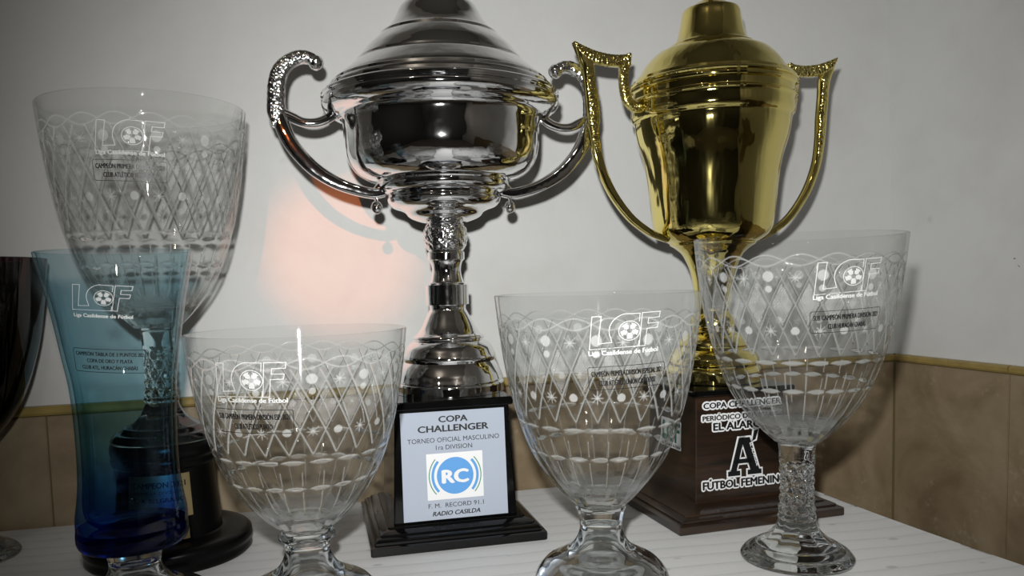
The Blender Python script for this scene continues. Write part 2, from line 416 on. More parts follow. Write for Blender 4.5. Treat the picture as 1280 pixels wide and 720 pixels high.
def artwork(name, art, fmap, mat, parent, **props):
    V, F = art; W = []
    for v in V:
        p = Vector(fmap(v[0], v[1]))
        if len(v) > 2: p += Vector((p.x, p.y, 0)).normalized()*v[2]     # layered strokes do not share a plane
        W.append(p)
    return link(name, mesh(W, F, False), mat, parent, **props)

# ================================================================== THE ROOM
C0 = Vector((0.663, 1.380, 0)); e1 = Vector((0.9607, 0.2774, 0)); e2 = Vector((0.3245, -0.9459, 0))   # corner, along the back wall, along the right wall
n1 = Vector((0.2774, -0.9607, 0)); n2 = Vector((-0.9459, -0.3245, 0))          # into the room
CAPZ = TZ+0.30-0.146; HC = TZ+1.94
LEAN = -0.040      # the old corner leans: metres per metre of height, along e1
def frame(o, e, n, u):
    """o origin, local x along e, local y = -n (into the wall), z up"""
    m = Matrix.Identity(4); m.col[0][:3] = e; m.col[1][:3] = -n; m.col[2][:3] = (0, 0, 1); m.translation = o; return m
def wall_mesh(x0, x1, z1, end, dx, dy, t=0.15):
    """plumb up to the tile cap, above it the corner end (0 or 1) leans by dx, dy per metre"""
    V = []
    for z in (0, CAPZ, z1):
        k = max(0, z-CAPZ)
        for y in (0, t):
            for i, x in enumerate((x0, x1)):
                V.append((x+(dx*k if i == end else 0), y+(dy*k if i == end else 0), z))
    F = []
    for a in (0, 4): F += [(a, a+1, a+5, a+4), (a+2, a+3, a+7, a+6), (a, a+2, a+6, a+4), (a+1, a+3, a+7, a+5)]
    F += [(0, 1, 3, 2), (8, 9, 11, 10)]
    return mesh(V, F, False)
def structure(name, me, mat, mw=None, parent=None):
    o = link(name, me, mat, parent, kind='structure') if parent is None else link(name, me, mat, parent)
    if mw is not None: o.matrix_world = mw
    return o
back = structure('wall_back', wall_mesh(-3.2, 0, HC, 1, LEAN, 0), PLASTER, frame(C0, e1, n1, None))
right = structure('wall_right', wall_mesh(0.0, 4.2, HC, 0, LEAN*0.0494, LEAN*0.9987), PLASTER, frame(C0, e2, n2, None))
DARKW = principled('dim painted wall', (0.07, 0.072, 0.075), 0.8)
left = structure('wall_left', box(-0.1, 0, -4.6, 0.2, 0, HC), DARKW, frame(C0-e1*3.2, e1, n1, None))
front = structure('wall_front', box(-3.6, 1.9, -4.3, -4.2, 0, HC), DARKW, frame(C0, e1, n1, None))
structure('floor', box(-3.6, 2.2, -4.6, 0.2, -0.1, 0), principled('grey floor tile', (0.16, 0.15, 0.14), 0.5), frame(C0, e1, n1, None))
structure('ceiling', box(-3.6, 2.2, -4.6, 0.2, HC, HC+0.1), principled('off white ceiling', (0.42, 0.41, 0.39), 0.8), frame(C0, e1, n1, None))
# tiles
def tile(parent, x0, x1, z0, z1, out):
    g = 0.0012
    o = link('tile', box(x0+g, x1-g, -out, 0.002, z0+g, z1-g, 0.001), TILE, parent)
    return o
TB = CAPZ-0.0125
link('grout', box(-3.03, -0.001, -0.0025, 0.002, 0, TB), GROUT, back)
link('grout', box(0.001, 2.37, -0.0025, 0.002, 0, TB), GROUT, right)
xs = [0.0, -0.43, -0.86, -1.312, -1.742, -2.172, -2.602, -3.032]
for r_ in range(2):
    z1 = TB-r_*0.43; z0 = z1-0.43 if r_ == 0 else 0.0
    for i, (a, b) in enumerate(zip(xs, xs[1:])): tile(back, b, a-(0.006 if i == 0 else 0), z0, z1, 0.006+0.0008*((i*7+r_) % 3))
    xr = [0.0065, 0.224, 0.654, 1.084, 1.514, 1.944, 2.374]
    for i, (a, b) in enumerate(zip(xr, xr[1:])): tile(right, a, b, z0, z1, 0.006+0.0012*(i % 2))
def cap(parent, x0, x1):
    prof = [(-0.0005, 0), (-0.0085, 0.0), (-0.0105, 0.003), (-0.0105, 0.0085), (-0.0085, 0.0115), (-0.0005, 0.012)]
    V = [(x, y, CAPZ-0.012+z) for x in (x0, x1) for y, z in prof]; n = len(prof)
    F = [(k, (k+1) % n, n+(k+1) % n, n+k) for k in range(n)]+[tuple(range(n)), tuple(range(n, 2*n))]
    return link('trim_piece', mesh(V, F, True, 30), CAP, parent)
t1 = structure('trim_1', box(-3.03, -0.0005, -0.0015, 0.0005, CAPZ-0.0135, CAPZ-0.0005), GROUT, frame(C0, e1, n1, None))
t2 = structure('trim_2', box(0.0005, 2.37, -0.0015, 0.0005, CAPZ-0.0135, CAPZ-0.0005), GROUT, frame(C0, e2, n2, None))
for i in range(13): cap(t1, -0.0095-0.225*(i+1)+0.0008, -0.0095-0.225*i)
for a, b in ((0.0095, 0.118), (0.1188, 0.2225), (0.2255, 0.45), (0.4508, 0.675), (0.6758, 0.9), (0.9008, 1.125), (1.1258, 1.35), (1.3508, 1.575), (1.5758, 1.8)): cap(t2, a, b)
# bent nail in the right wall at the edge of the picture
nm = frame(C0, e2, n2, None)
nl = thing('nail', 'small dark bent nail in the right wall above the tile cap', 'nail', nm @ Vector((0.228, 0, CAPZ+0.148)), math.atan2(e2.y, e2.x))
link('shank', sweep([(-0.004, 0.008, 0.002), (-0.0035, 0.004, 0.0022), (-0.001, 0.0, 0.002), (0.004, -0.004, 0.0016)], 0.002, 8, 4), RUST, nl, (0, -0.001, 0))
link('head', lathe([(0, 0.0), (0.0024, 0.0), (0.0024, 0.0012), (0, 0.0012)], 10), RUST, nl, (-0.004, -0.001, 0.0075))

# ================================================================== TABLE AND CLOTH
BR = Vector((0.371, 1.1905)); TA = math.atan2(0.1997, 1.0)
tl = thing('table', 'table under the white cloth', 'table', (BR.x, BR.y, 0), TA)
tx = Vector((math.cos(TA), math.sin(TA)))
def right_edge(y):      # local x of the right edge for local y (<0 = towards camera)
    return -0.130*y-0.02*math.sin(min(1, max(0, -y-0.1)/0.4)*math.pi)*0.3
def top_mesh():
    V, F = [], []; nx, ny = 2, 12
    for zi in (TZ-0.028, TZ-0.0025):
        for j in range(ny+1):
            y = -0.012-0.80*j/ny
            for i in range(nx+1):
                xr = right_edge(y)-0.006; V.append((-1.12+(xr+1.12)*i/nx, y, zi))
    m_ = (nx+1)*(ny+1); idx = lambda i, j, k: k*m_+j*(nx+1)+i
    for k in (0, 1):
        for j in range(ny):
            for i in range(nx): F.append((idx(i, j, k), idx(i+1, j, k), idx(i+1, j+1, k), idx(i, j+1, k)))
    for j in range(ny): F += [(idx(0, j, 0), idx(0, j+1, 0), idx(0, j+1, 1), idx(0, j, 1)), (idx(nx, j, 0), idx(nx, j+1, 0), idx(nx, j+1, 1), idx(nx, j, 1))]
    for i in range(nx): F += [(idx(i, 0, 0), idx(i+1, 0, 0), idx(i+1, 0, 1), idx(i, 0, 1)), (idx(i, ny, 0), idx(i+1, ny, 0), idx(i+1, ny, 1), idx(i, ny, 1))]
    return mesh(V, F, False)
link('tabletop', top_mesh(), WOODT, tl)
for lx, ly in ((-1.08, -0.08), (-1.08, -0.74), (-0.06, -0.08), (0.0, -0.74)):
    link('leg', box(lx-0.025, lx+0.025, ly-0.025, ly+0.025, 0, TZ-0.0285, 0.003), WOODT, tl)
def cloth():
    NX, NY = 150, 96; V, F = [], []
    drop = 0.26
    for j in range(NY+1):
        for i in range(NX+1):
            # parametric sheet larger than the top: u beyond the right edge hangs down
            t = j/NY; s = i/NX
            yy = 0.30*0-0.0-(0.82+drop)*t
            xx = -1.13+(1.13+drop)*s
            over_y = max(0, -0.82-yy); y = max(yy, -0.82); re = right_edge(y)
            over_x = max(0, xx); x = min(xx, 0)
            X = -1.13+(1.13+re)*(x+1.13)/1.13
            z = 0.0; a = min(over_x, 0.006); 
            if over_x > 0:
                fo = math.sin(y*34+1.0)*0.5+math.sin(y*61)*0.3
                X += min(over_x, 0.004)+0.022*(over_x/drop)*(1+fo); z -= max(0, over_x-0.002)
            Y = y
            if over_y > 0:
                fo = math.sin(xx*30)*0.5+math.sin(xx*53+2)*0.3
                Y -= 0.004+0.03*(over_y/drop)*(1+fo); z -= over_y*(1 if over_x == 0 else 0.6)
            if over_x == 0 and over_y == 0:
                z += 0.0
                X += 0.0
                Y += 0.0025*math.sin(xx*19)*(1 if j == 0 else 0)
            V.append((X, Y, TZ+z))
    for j in range(NY):
        for i in range(NX):
            a = j*(NX+1)+i; F.append((a, a+1, a+NX+2, a+NX+1))
    return mesh(V, F, True, 60)
cl = link('tablecloth', cloth(), CLOTH, None, (BR.x, BR.y, 0), TA)
cl['label'] = 'white woven tablecloth under all the cups and trophies'; cl['category'] = 'tablecloth'

# ================================================================== GOBLETS
TT = [0, .05, .1, .17, .25, .35, .45, .55, .68, .85, 1]; RR = [.23, .345, .44, .555, .655, .745, .81, .865, .918, .968, 1]
_pr = resample(list(zip(RR, TT)), 8)
_pt = np.array([p[1] for p in _pr]); _prr = np.array([p[0] for p in _pr])
BRAD, BH = 0.104, 0.216
def rad(t): return BRAD*np.interp(t, _pt, _prr)
NU = 26
def smooth(x, a, b):
    t = np.clip((x-a)/(b-a), 0, 1); return t*t*(3-2*t)
def pattern(th, t):
    """cut depth 0..1, frosted 0..1 for arrays"""
    r = rad(t); U = NU*th/(2*math.pi); W = (t-0.69)/0.117
    gx = NU/(2*math.pi*r); gz = 1/(0.117*BH)
    g = np.sqrt((2*gx)**2+gz**2)
    cut = np.zeros_like(U); fr = np.zeros_like(U)
    band = smooth(t, 0.452, 0.464)*(1-smooth(t, 0.856, 0.868))
    for sg in (1, -1):
        f = 2*U+sg*W; d = np.abs((f-1)-2*np.round((f-1)/2))/g*1.0
        cut = np.maximum(cut, np.clip(1-d/0.00145, 0, 1)*band)
    fr = np.maximum(fr, np.clip(cut*1.6-0.6, 0, 1)*0.12)
    # hatched diamonds, row B
    u0 = U-np.round(U); ins = (np.abs(2*u0)+np.abs(W) < 0.80)
    dx = u0/gx; dz = W/gz
    h1 = np.abs(((dx+dz*0.7)/0.0021) % 1-0.5)*2; h2 = np.abs(((dx-dz*0.7)/0.0021) % 1-0.5)*2
    hat = np.clip(np.maximum(1-h1*2.2, 1-h2*2.2), 0, 1)
    fr = np.maximum(fr, ins*(0.04+0.30*hat))
    # stars and dots, rows A and C
    for row, (wc, par) in enumerate(((1, 0), (-1, 1))):
        uc = np.floor(U)+0.5; k = (np.floor(U).astype(int)+par) % 2
        dx = (U-uc)/gx; dz = (W-wc)/gz; rr = np.hypot(dx, dz); an = np.arctan2(dz, dx)
        a8 = np.abs(((an/(math.pi/4)) % 1)-0.5)-0.5; da = np.abs(a8)*math.pi/4*rr
        ray = np.clip(1-da/(0.0009*(1.05-rr/0.0075)), 0, 1)*(rr < 0.0073)
        st = (k == 0)
        cut = np.maximum(cut, st*ray*0.6); fr = np.maximum(fr, st*ray*0.42)
        dot = np.clip((0.0041-rr)/0.0004, 0, 1)
        if wc == 1:
            rr2 = np.hypot(dx, dz+0.010); rr3 = np.hypot(dx, dz-0.002)
            dot = np.maximum(np.clip((0.0034-rr2)/0.0004, 0, 1), np.clip((0.0052-rr3)/0.0004, 0, 1))
        fr = np.maximum(fr, (k == 1)*dot*0.36)
    # two crossing wavy lines under the rim
    for ph in (0, math.pi):
        tc = 0.885+0.024*np.cos(10*th+ph); d = np.abs(t-tc)*BH
        cc = np.clip(1-d/0.0010, 0, 1); cut = np.maximum(cut, cc*0.5); fr = np.maximum(fr, cc*0.25)
    # leaf chains
    for t0, hh in ((0.425, 0.013), (0.289, 0.014)):
        q = (U*0.8) % 1-0.5; lim = hh*np.clip(1-(2.05*q)**2, 0, 1); d = np.abs(t-t0)
        ins = np.clip((lim-d)/0.004, 0, 1); fr = np.maximum(fr, ins*0.13); cut = np.maximum(cut, ins*0.6)
    # fine upright flutes and broad ones at the bottom
    q = np.abs(U-np.round(U))/gx
    fl = np.clip(1-q/0.0009, 0, 1)*smooth(t, 0.13, 0.16)*(1-smooth(t, 0.365, 0.385))*(np.abs(t-0.289) > 0.014)
    cut = np.maximum(cut, fl*0.7); fr = np.maximum(fr, fl*0.15)
    q2 = np.abs(((U/2) % 1)-0.5)*2
    cut2 = np.clip(1-q2, 0, 1)*(1-smooth(t, 0.10, 0.26))*0.9
    return cut, fr, cut2
def fast_mesh(V, F4, attrs):
    me = bpy.data.meshes.new('glass'); n = len(V); m_ = len(F4)
    me.vertices.add(n); me.vertices.foreach_set('co', np.asarray(V, dtype=np.float32).ravel())
    me.loops.add(m_*4); me.loops.foreach_set('vertex_index', np.asarray(F4, dtype=np.int32).ravel())
    me.polygons.add(m_); me.polygons.foreach_set('loop_start', np.arange(0, m_*4, 4, dtype=np.int32))
    me.polygons.foreach_set('use_smooth', np.ones(m_, dtype=bool))
    me.update(calc_edges=True); me.validate()
    for k, v in attrs.items():
        a = me.attributes.new(k, 'FLOAT', 'POINT'); a.data.foreach_set('value', np.asarray(v, dtype=np.float32))
    return me
def grid_faces(nr, ns, base, flip=False):
    i = np.arange(nr-1)[:, None]; k = np.arange(ns)[None, :]; k2 = (k+1) % ns
    a = base+i*ns+k; b = base+i*ns+k2; c_ = base+(i+1)*ns+k2; d = base+(i+1)*ns+k
    f = np.stack([a, b, c_, d] if not flip else [d, c_, b, a], -1); return f.reshape(-1, 4)
def bowl_mesh(ns, nr, cutpat=True, wall=0.0032):
    # outer side from below the bottom up over the rim
    t = np.linspace(0.0, 1.0, nr); th = np.arange(ns)*2*math.pi/ns
    Tm, Th = np.meshgrid(t, th, indexing='ij'); r = rad(Tm)
    if cutpat: cut, fr, fl = pattern(Th, Tm)
    else: cut = np.zeros_like(Tm); fr = cut.copy(); fl = cut.copy()
    r2 = r-0.0013*cut-0.0014*fl
    thick = (1-smooth(Tm, 0.06, 0.20))*0.85
    X = np.stack([r2*np.sin(Th), -r2*np.cos(Th), Tm*BH], -1).reshape(-1, 3)
    # closing row at the bottom, rounded lip
    V = [X]; F = [grid_faces(nr, ns, 0)]
    A = [np.clip(np.maximum(np.clip(cut*2, 0, 1)*0.8, thick), 0, 1).ravel()]; B = [fr.ravel()]
    # inner side (coarser) starting on top of the lip
    ni = 120; ti = np.concatenate([[1.0, 1.004, 1.004], np.linspace(0.998, 0.10, 40), np.linspace(0.095, 0.088, 5)])
    ri = np.concatenate([[BRAD, BRAD-0.0006, BRAD-wall+0.0008], rad(np.linspace(0.998, 0.10, 40))-wall-0.004*(1-smooth(np.linspace(0.998, 0.10, 40), 0.1, 0.5)), rad(0.10)*np.array([0.80, 0.6, 0.4, 0.2, 0.001])])
    thi = np.arange(ni)*2*math.pi/ni
    Xi = np.stack([ri[:, None]*np.sin(thi)[None], -ri[:, None]*np.cos(thi)[None], np.repeat(ti[:, None]*BH, ni, 1)], -1).reshape(-1, 3)
    V.append(Xi); F.append(grid_faces(len(ti), ni, len(X)))
    th_i = ((1-smooth(ti, 0.06, 0.20))*0.85)[:, None]*np.ones(ni)[None]
    A.append(th_i.ravel()); B.append(np.zeros(len(Xi)))
    return fast_mesh(np.concatenate(V), np.concatenate(F), {'cut': np.concatenate(A), 'frost': np.concatenate(B)})
CUTBOWL = bowl_mesh(840, 230)
CUTBOWL.materials.append(CUTGLASS)
def foot_mesh(ring):
    out = [(0.0, 0.0775), (0.0235, 0.0775), (0.0245, 0.0755), (0.0235, 0.0735)]
    if ring: out += [(0.0225, 0.0725), (0.0262, 0.0705), (0.0262, 0.0685), (0.0225, 0.0665)]
    out += [(0.0212, 0.064), (0.0207, 0.055), (0.0235, 0.046), (0.0300, 0.037), (0.0420, 0.0295), (0.0545, 0.0225), (0.0625, 0.0135), (0.0655, 0.006), (0.0650, 0.0), (0.0615, 0.0)]
    inn = [(0.0590, 0.0055), (0.0520, 0.0130), (0.0390, 0.0205), (0.0270, 0.0270), (0.0195, 0.037), (0.0160, 0.048), (0.0145, 0.058), (0.0110, 0.0640), (0.005, 0.0662), (0.0, 0.0665)]
    return lathe(resample(out, 4)+resample(inn, 4), 96)
def tall_stem_mesh():
    out = [(0.0, 0.1255), (0.0205, 0.1255), (0.0190, 0.121), (0.0180, 0.112), (0.0180, 0.100), (0.0172, 0.090), (0.0172, 0.075), (0.0176, 0.060), (0.0186, 0.052), (0.0200, 0.045), (0.0186, 0.042),
           (0.0205, 0.036), (0.0245, 0.029), (0.0310, 0.0220), (0.0400, 0.0160), (0.0430, 0.0150), (0.0480, 0.0100), (0.0520, 0.0090), (0.0560, 0.0050), (0.0575, 0.0025), (0.0570, 0.0), (0.0, 0.0)]
    pr = resample(out, 8, 60)
    def disp(th, r, z):
        d = 0.0
        if 0.040 < z < 0.103:
            f = min(1, (z-0.040)/0.006)*min(1, (0.103-z)/0.004)
            a = abs(((th*8/(2*math.pi)+(z/0.024)) % 1)-0.5)*2; b = abs(((th*8/(2*math.pi)-(z/0.024)) % 1)-0.5)*2
            d -= 0.0020*f*(max(0, 1-a*2.6)+max(0, 1-b*2.6)); d += 0.0008*f*math.sin(z*620)
        if 0.010 < z < 0.040: d -= 0.0014*abs(math.cos(th*5))*min(1, (0.040-z)/0.008)*min(1, (z-0.010)/0.01)
        if z > 0.103: d -= 0.0006*abs(math.cos(th*4))
        return d
    return lathe(pr, 128, disp, 70)
FOOT = foot_mesh(False); FOOT_RING = foot_mesh(True); STEM = tall_stem_mesh()
for m_ in (FOOT, FOOT_RING, STEM): m_.materials.append(SOLIDGLASS)
LWD = 0.0006
def glass_art(root, rf, th0, zlogo, zcap, zlab, lines, wl, wlab, thlab, tilt, lh=0.0047, logo=True, boxh=None, thcap=None):
    """engraved league logo, caption and printed label, centred on azimuths"""
    st = wl/0.98
    lg = logo2d(st, wl*0.011); lg = ([(x, y*0.87) for x, y in lg[0]], lg[1])
    artwork('engraved_logo', lg, revolve_map(rf, th0, zlogo, 0.0005, tilt), ETCH, root, label='white engraved letters LCF with a football')
    artwork('engraved_caption', text2d('Liga Casildense de Fútbol', wl*0.066, wl*0.98, 0.05), revolve_map(rf, th0 if thcap is None else thcap, zcap, 0.0005, tilt), ETCH, root, label='white engraved caption under the logo')
    n = len(lines); gap = lh*1.75; H = boxh or (gap*n+lh*0.75); parts = []
    wmax = wlab*0.92
    lens = [len(l) for l in lines]
    for i, l in enumerate(lines):
        parts.append(move2(text2d(l, lh, wmax*min(1, lens[i]/max(lens)*1.02), 0.04), 0, (n-1)/2*gap-i*gap-lh*0.5))
    x, y = wlab/2, H/2; q = 0.0012
    fr = [(-x+q, y), (x-q, y), (x, y-q), (x, -y+q), (x-q, -y), (-x+q, -y), (-x, -y+q), (-x, y-q), (-x+q, y)]
    parts.append(strokes([fr], 0.00045, 0.002))
    artwork('printed_label', join2(*parts), revolve_map(rf, thlab, zlab, 0.0006, tilt), INK, root, label='black framed champion label')
def make_goblet(loc, sxy, hb, kind, label, z_stem):
    """kind: foot mesh; z_stem: height of that foot; hb: bowl height"""
    root = thing('goblet', label, 'goblet', loc, 0.0, 'glass goblets on the table')
    b = link('bowl', CUTBOWL, None, root, (0, 0, z_stem)); b.scale = (sxy/BRAD, sxy/BRAD, hb/BH)
    rf = lambda z: sxy*float(np.interp((z-z_stem)/hb, _pt, _prr))
    if kind == 'tall':
        link('stem', STEM, None, root).scale = (1, 1, (z_stem+0.0005)/0.1255)
    else:
        link('foot', FOOT_RING if kind == 'ring' else FOOT, None, root).scale = (1, 1, (z_stem+0.0005)/0.0775)
    return root, rf
D = R
# centre goblet
g, rf = make_goblet((0.0825, 0.7675, TZ+0.0004), 0.0985, 0.206, 'short', 'large cut crystal goblet on a short flared foot between the silver and golden trophies', 0.077)
b0 = -math.atan2(0.0825, 0.7675)
glass_art(g, rf, D(8), 0.2532, 0.2335, 0.2135, ['CAMPEÓN PRIMERA DIVISIÓN ESPECIAL 2021', 'CLUB ATLÉTICO UNIÓN CASILDENSE'], 0.0625, 0.0690, D(10.5), D(2))
# left goblet
g, rf = make_goblet((-0.1955, 0.7292, TZ+0.0004), 0.0985, 0.183, 'ring', 'cut crystal goblet on a short ringed foot, left of the plaque plinth', 0.074)
g.rotation_euler[2] = 0
glass_art(g, rf, D(-10.5), 0.2240, 0.2055, 0.1895, ['SUB CAMPEÓN PRIMERA DIVISIÓN ESP. 2021', 'CLUB ATLÉTICO PUJATO'], 0.0625, 0.0680, D(-11), D(-1))
# right goblet
g, rf = make_goblet((0.2941, 0.8221, TZ+0.0004), 0.1035, 0.210, 'tall', 'cut crystal goblet on a tall faceted stem at the right end of the table', 0.124)
glass_art(g, rf, D(7), 0.2938, 0.2745, 0.2535, ['SUB CAMPEÓN PRIMERA DIVISIÓN 2021', 'CLUB HURACÁN CHABÁS'], 0.0640, 0.0690, D(8.5), D(2.5))
# back left goblet, standing on the round black plinth: one trophy
bl, rf0 = None, None
bl = thing('goblet_trophy', 'tall cut crystal goblet on a round black plinth, behind the blue vase', 'trophy', (-0.3941, 0.8898, TZ+0.0004))
PZ = 0.131
b = link('bowl', CUTBOWL, None, bl, (0, 0, 0.256)); b.scale = (0.105/BRAD, 0.105/BRAD, 0.236/BH); b.rotation_euler[2] = 0.15
s_ = link('stem', STEM, None, bl, (0, 0, PZ)); s_.scale = (0.95, 0.95, (0.2565-PZ)/0.1255)
rf = lambda z: 0.105*float(np.interp((z-0.256)/0.236, _pt, _prr))
glass_art(bl, rf, D(15), 0.4480, 0.4300, 0.4150, ['CAMPEÓN PRIMERA DIVISIÓN 2021', 'CLUB ATLÉTICO BELGRANO'], 0.0640, 0.0680, D(14), D(-2))
pl = link('plinth', lathe(resample([(0.0, 0.0), (0.0865, 0.0), (0.0885, 0.003), (0.0875, 0.010), (0.0890, 0.014), (0.0885, 0.021), (0.083, 0.0255), (0.0600, 0.0265), (0.0570, 0.0275),
        (0.0535, 0.060), (0.0505, 0.100), (0.0510, 0.1035), (0.0545, 0.105), (0.0560, 0.108), (0.0560, 0.113), (0.0545, 0.116), (0.0560, 0.118), (0.0565, 0.124), (0.0550, 0.1295), (0.0530, PZ), (0.0, PZ)], 3), 96), BLACK_SATIN, bl)
pr = lambda z: float(np.interp(z, [0.0275, 0.060, 0.100], [0.0572, 0.0537, 0.0507]))
def curved_plate(name, th0, th1, z0, z1, off, mat, parent, label):
    V, F = [], []; n = 24
    for o_ in (0.0002, off):
        for z in (z0, z1):
            for k in range(n+1):
                th = th0+(th1-th0)*k/n; r = pr(z)+o_; V.append((r*math.sin(th), -r*math.cos(th), z))
    m1 = n+1
    for k in range(n):
        for a, b_ in ((0, 1), (2, 3), (0, 2), (1, 3)): F.append((a*m1+k, a*m1+k+1, b_*m1+k+1, b_*m1+k))
    F += [(0, m1, 3*m1, 2*m1), (n, m1+n, 3*m1+n, 2*m1+n)]
    return link(name, mesh(V, F, True, 40), mat, parent, label=label)
p1 = curved_plate('name_plate', D(-22), D(50), 0.053, 0.0995, 0.0009, BRASS, pl, 'brass plate with black lettering')
p2 = curved_plate('name_plate', D(-12), D(44), 0.029, 0.0505, 0.0009, BRASS, pl, 'lower brass plate')
art = join2(move2(text2d('CAMPEON 2021', 0.0062, 0.056, 0.05), 0, 0.010), move2(text2d('PRIMERA DIVISION', 0.0036, 0.050), 0, 0.003), move2(text2d('C. A. BELGRANO', 0.0046, 0.052, 0.05), 0, -0.0055), move2(text2d('LIGA CASILDENSE DE FUTBOL', 0.0030, 0.057), 0, -0.0165))
# lettering is a sub-part of the plinth
artwork('plate_lettering', art, revolve_map(lambda z: pr(z)+0.0009, D(14), 0.0765, 0.0003), INK, pl)
# red goblet, cut by the left edge
REDBOWL = bowl_mesh(128, 60, False)
for a in ('cut',):
    at = REDBOWL.attributes[a]
REDBOWL.materials.append(REDG)
rg = thing('goblet', 'dark red glass goblet with a clear foot at the left edge', 'goblet', (-0.628, 0.885, TZ+0.0004), 0.0, 'glass goblets on the table')
b = link('bowl', REDBOWL, None, rg, (0, 0, 0.118), label='dark red glass bowl'); b.scale = (1.0, 1.0, 0.218/BH)
link('stem', STEM, None, rg, label='clear glass stem and foot').scale = (1, 1, 0.1185/0.1255)

# ================================================================== BLUE VASE TROPHY
VZ = 0.066
vs = thing('vase', 'waisted blue glass vase on a clear glass foot at the left front', 'vase', (-0.352, 0.7195, TZ+0.0004))
outer = [(0.0470, 0.0200), (0.0468, 0.030), (0.0445, 0.045), (0.0427, 0.062), (0.0421, 0.085), (0.0424, 0.115), (0.0442, 0.148), (0.0484, 0.176), (0.0534, 0.209), (0.0584, 0.235), (0.0635, 0.258), (0.0650, 0.2665)]
inner = [(0.0640, 0.2672), (0.0622, 0.2655), (0.0552, 0.235), (0.0502, 0.209), (0.0452, 0.176), (0.0408, 0.148), (0.0388, 0.115), (0.0384, 0.085), (0.0388, 0.062), (0.0400, 0.045), (0.0390, 0.032), (0.0330, 0.0235), (0.018, 0.0205), (0.0, 0.0200)]
link('body', lathe(resample(outer, 6, 60)+resample(inner, 6, 60), 128), VASE, vs, (0, 0, VZ), label='blue tinted glass wall')
link('thick_base', lathe(resample([(0.0, 0.0), (0.038, 0.0), (0.0440, 0.002), (0.0470, 0.007), (0.0474, 0.014), (0.0469, 0.0198), (0.0385, 0.0195), (0.018, 0.0180), (0.0, 0.0178)], 5, 60), 128), VASE_BASE, vs, (0, 0, VZ), label='deep blue solid glass base')
fo = link('foot', FOOT, None, vs); fo.scale = (1.08, 1.08, (VZ-0.0004)/0.0775)
vo = resample(outer, 6, 60); vzz = np.array([p[1] for p in vo])+VZ; vrr = np.array([p[0] for p in vo])
rf = lambda z: float(np.interp(z, vzz, vrr))
glass_art(vs, rf, D(12), 0.2925, 0.2760, 0.2390, ['CAMPEÓN TABLA DE 3 PUNTOS 2021', 'COPA DE ORO Y PLATA', 'CLUB ATL. HURACÁN CHABÁS'], 0.0470, 0.0600, D(14), D(-5), 0.0033)

# ================================================================== SILVER TROPHY
def scaled(p, k): return [(r*k, 0.3+(z-0.3)*k) for r, z in p]
ks = 0.992
bowl_p = [(0.1385, 0.5140), (0.1420, 0.5105), (0.1415, 0.5060), (0.1375, 0.5010), (0.1300, 0.4970), (0.1225, 0.4945), (0.1190, 0.4900), (0.1178, 0.4840), (0.1172, 0.4700), (0.1164, 0.4582), (0.1145, 0.4480), (0.1104, 0.4383), (0.1030, 0.4290), (0.0920, 0.4225), (0.0850, 0.4202),
          (0.0775, 0.4190), (0.0790, 0.4158), (0.0785, 0.4110), (0.0747, 0.4070), (0.0680, 0.4045), (0.0672, 0.4013), (0.0690, 0.3981), (0.0670, 0.3930), (0.0616, 0.3880), (0.0530, 0.3850), (0.0473, 0.3819), (0.0440, 0.3775), (0.0378, 0.3739), (0.0247, 0.3700), (0.0, 0.3698)]
lid_p = [(0.0, 0.6335), (0.030, 0.6335), (0.0349, 0.6314), (0.0411, 0.6283), (0.0455, 0.6240), (0.0485, 0.6190), (0.0534, 0.6090), (0.0600, 0.6000), (0.0660, 0.5935), (0.0697, 0.5905), (0.0712, 0.5905), (0.0718, 0.5875), (0.0740, 0.5865), (0.0881, 0.5735), (0.0960, 0.5630), (0.0985, 0.5590), (0.0998, 0.5590), (0.1005, 0.5560), (0.1030, 0.5545),
         (0.1140, 0.5455), (0.1240, 0.5370), (0.1280, 0.5325), (0.1292, 0.5325), (0.1298, 0.5295), (0.1325, 0.5280), (0.1350, 0.5245), (0.1362, 0.5245), (0.1368, 0.5215), (0.1395, 0.5205), (0.1420, 0.5185), (0.1420, 0.5160), (0.1405, 0.5150), (0.1405, 0.5138), (0.125, 0.5138)]
knob_p = [(0.0200, 0.3702), (0.0225, 0.3680), (0.0257, 0.3610), (0.0262, 0.3540), (0.0250, 0.3450), (0.0222, 0.3370), (0.0205, 0.3357), (0.0225, 0.3335), (0.0225, 0.3250), (0.0205, 0.3234), (0.0188, 0.3198), (0.0176, 0.3130), (0.0182, 0.3060), (0.0207, 0.2975), (0.0235, 0.2950), (0.0262, 0.2940), (0.0262, 0.2701), (0.0225, 0.2690), (0.0221, 0.2665)]
foot_p = [(0.0221, 0.2668), (0.0222, 0.2640), (0.0245, 0.2600), (0.0292, 0.2505), (0.0340, 0.2410), (0.0390, 0.2345), (0.0425, 0.2320), (0.0435, 0.2290), (0.0420, 0.2268), (0.0460, 0.2250), (0.0520, 0.2190), (0.0552, 0.2120), (0.0572, 0.2060), (0.0556, 0.2010), (0.0590, 0.1960), (0.0630, 0.1880), (0.0650, 0.1825), (0.0664, 0.1790), (0.0645, 0.1775), (0.0668, 0.1755), (0.0668, 0.1632), (0.0, 0.1632)]
SZ = 0.1640     # top of plinth
sc = thing('trophy_cup', 'large silver two-handled lidded cup on a black plinth with a printed plaque', 'trophy', (-0.0775, 0.979, TZ+0.0004), R(13.6))
def relief(th, r, z): return 0.0009*math.sin(th*9+math.sin(z*400)*1.5)*math.sin(z*480+th*3) if 0.337 < z < 0.368 else 0.0
sb = link('bowl', lathe(resample(scaled(bowl_p, ks), 4), 128), SILVER, sc)
sl = link('lid', lathe(resample(scaled(lid_p, ks), 4), 128), SILVER, sc)
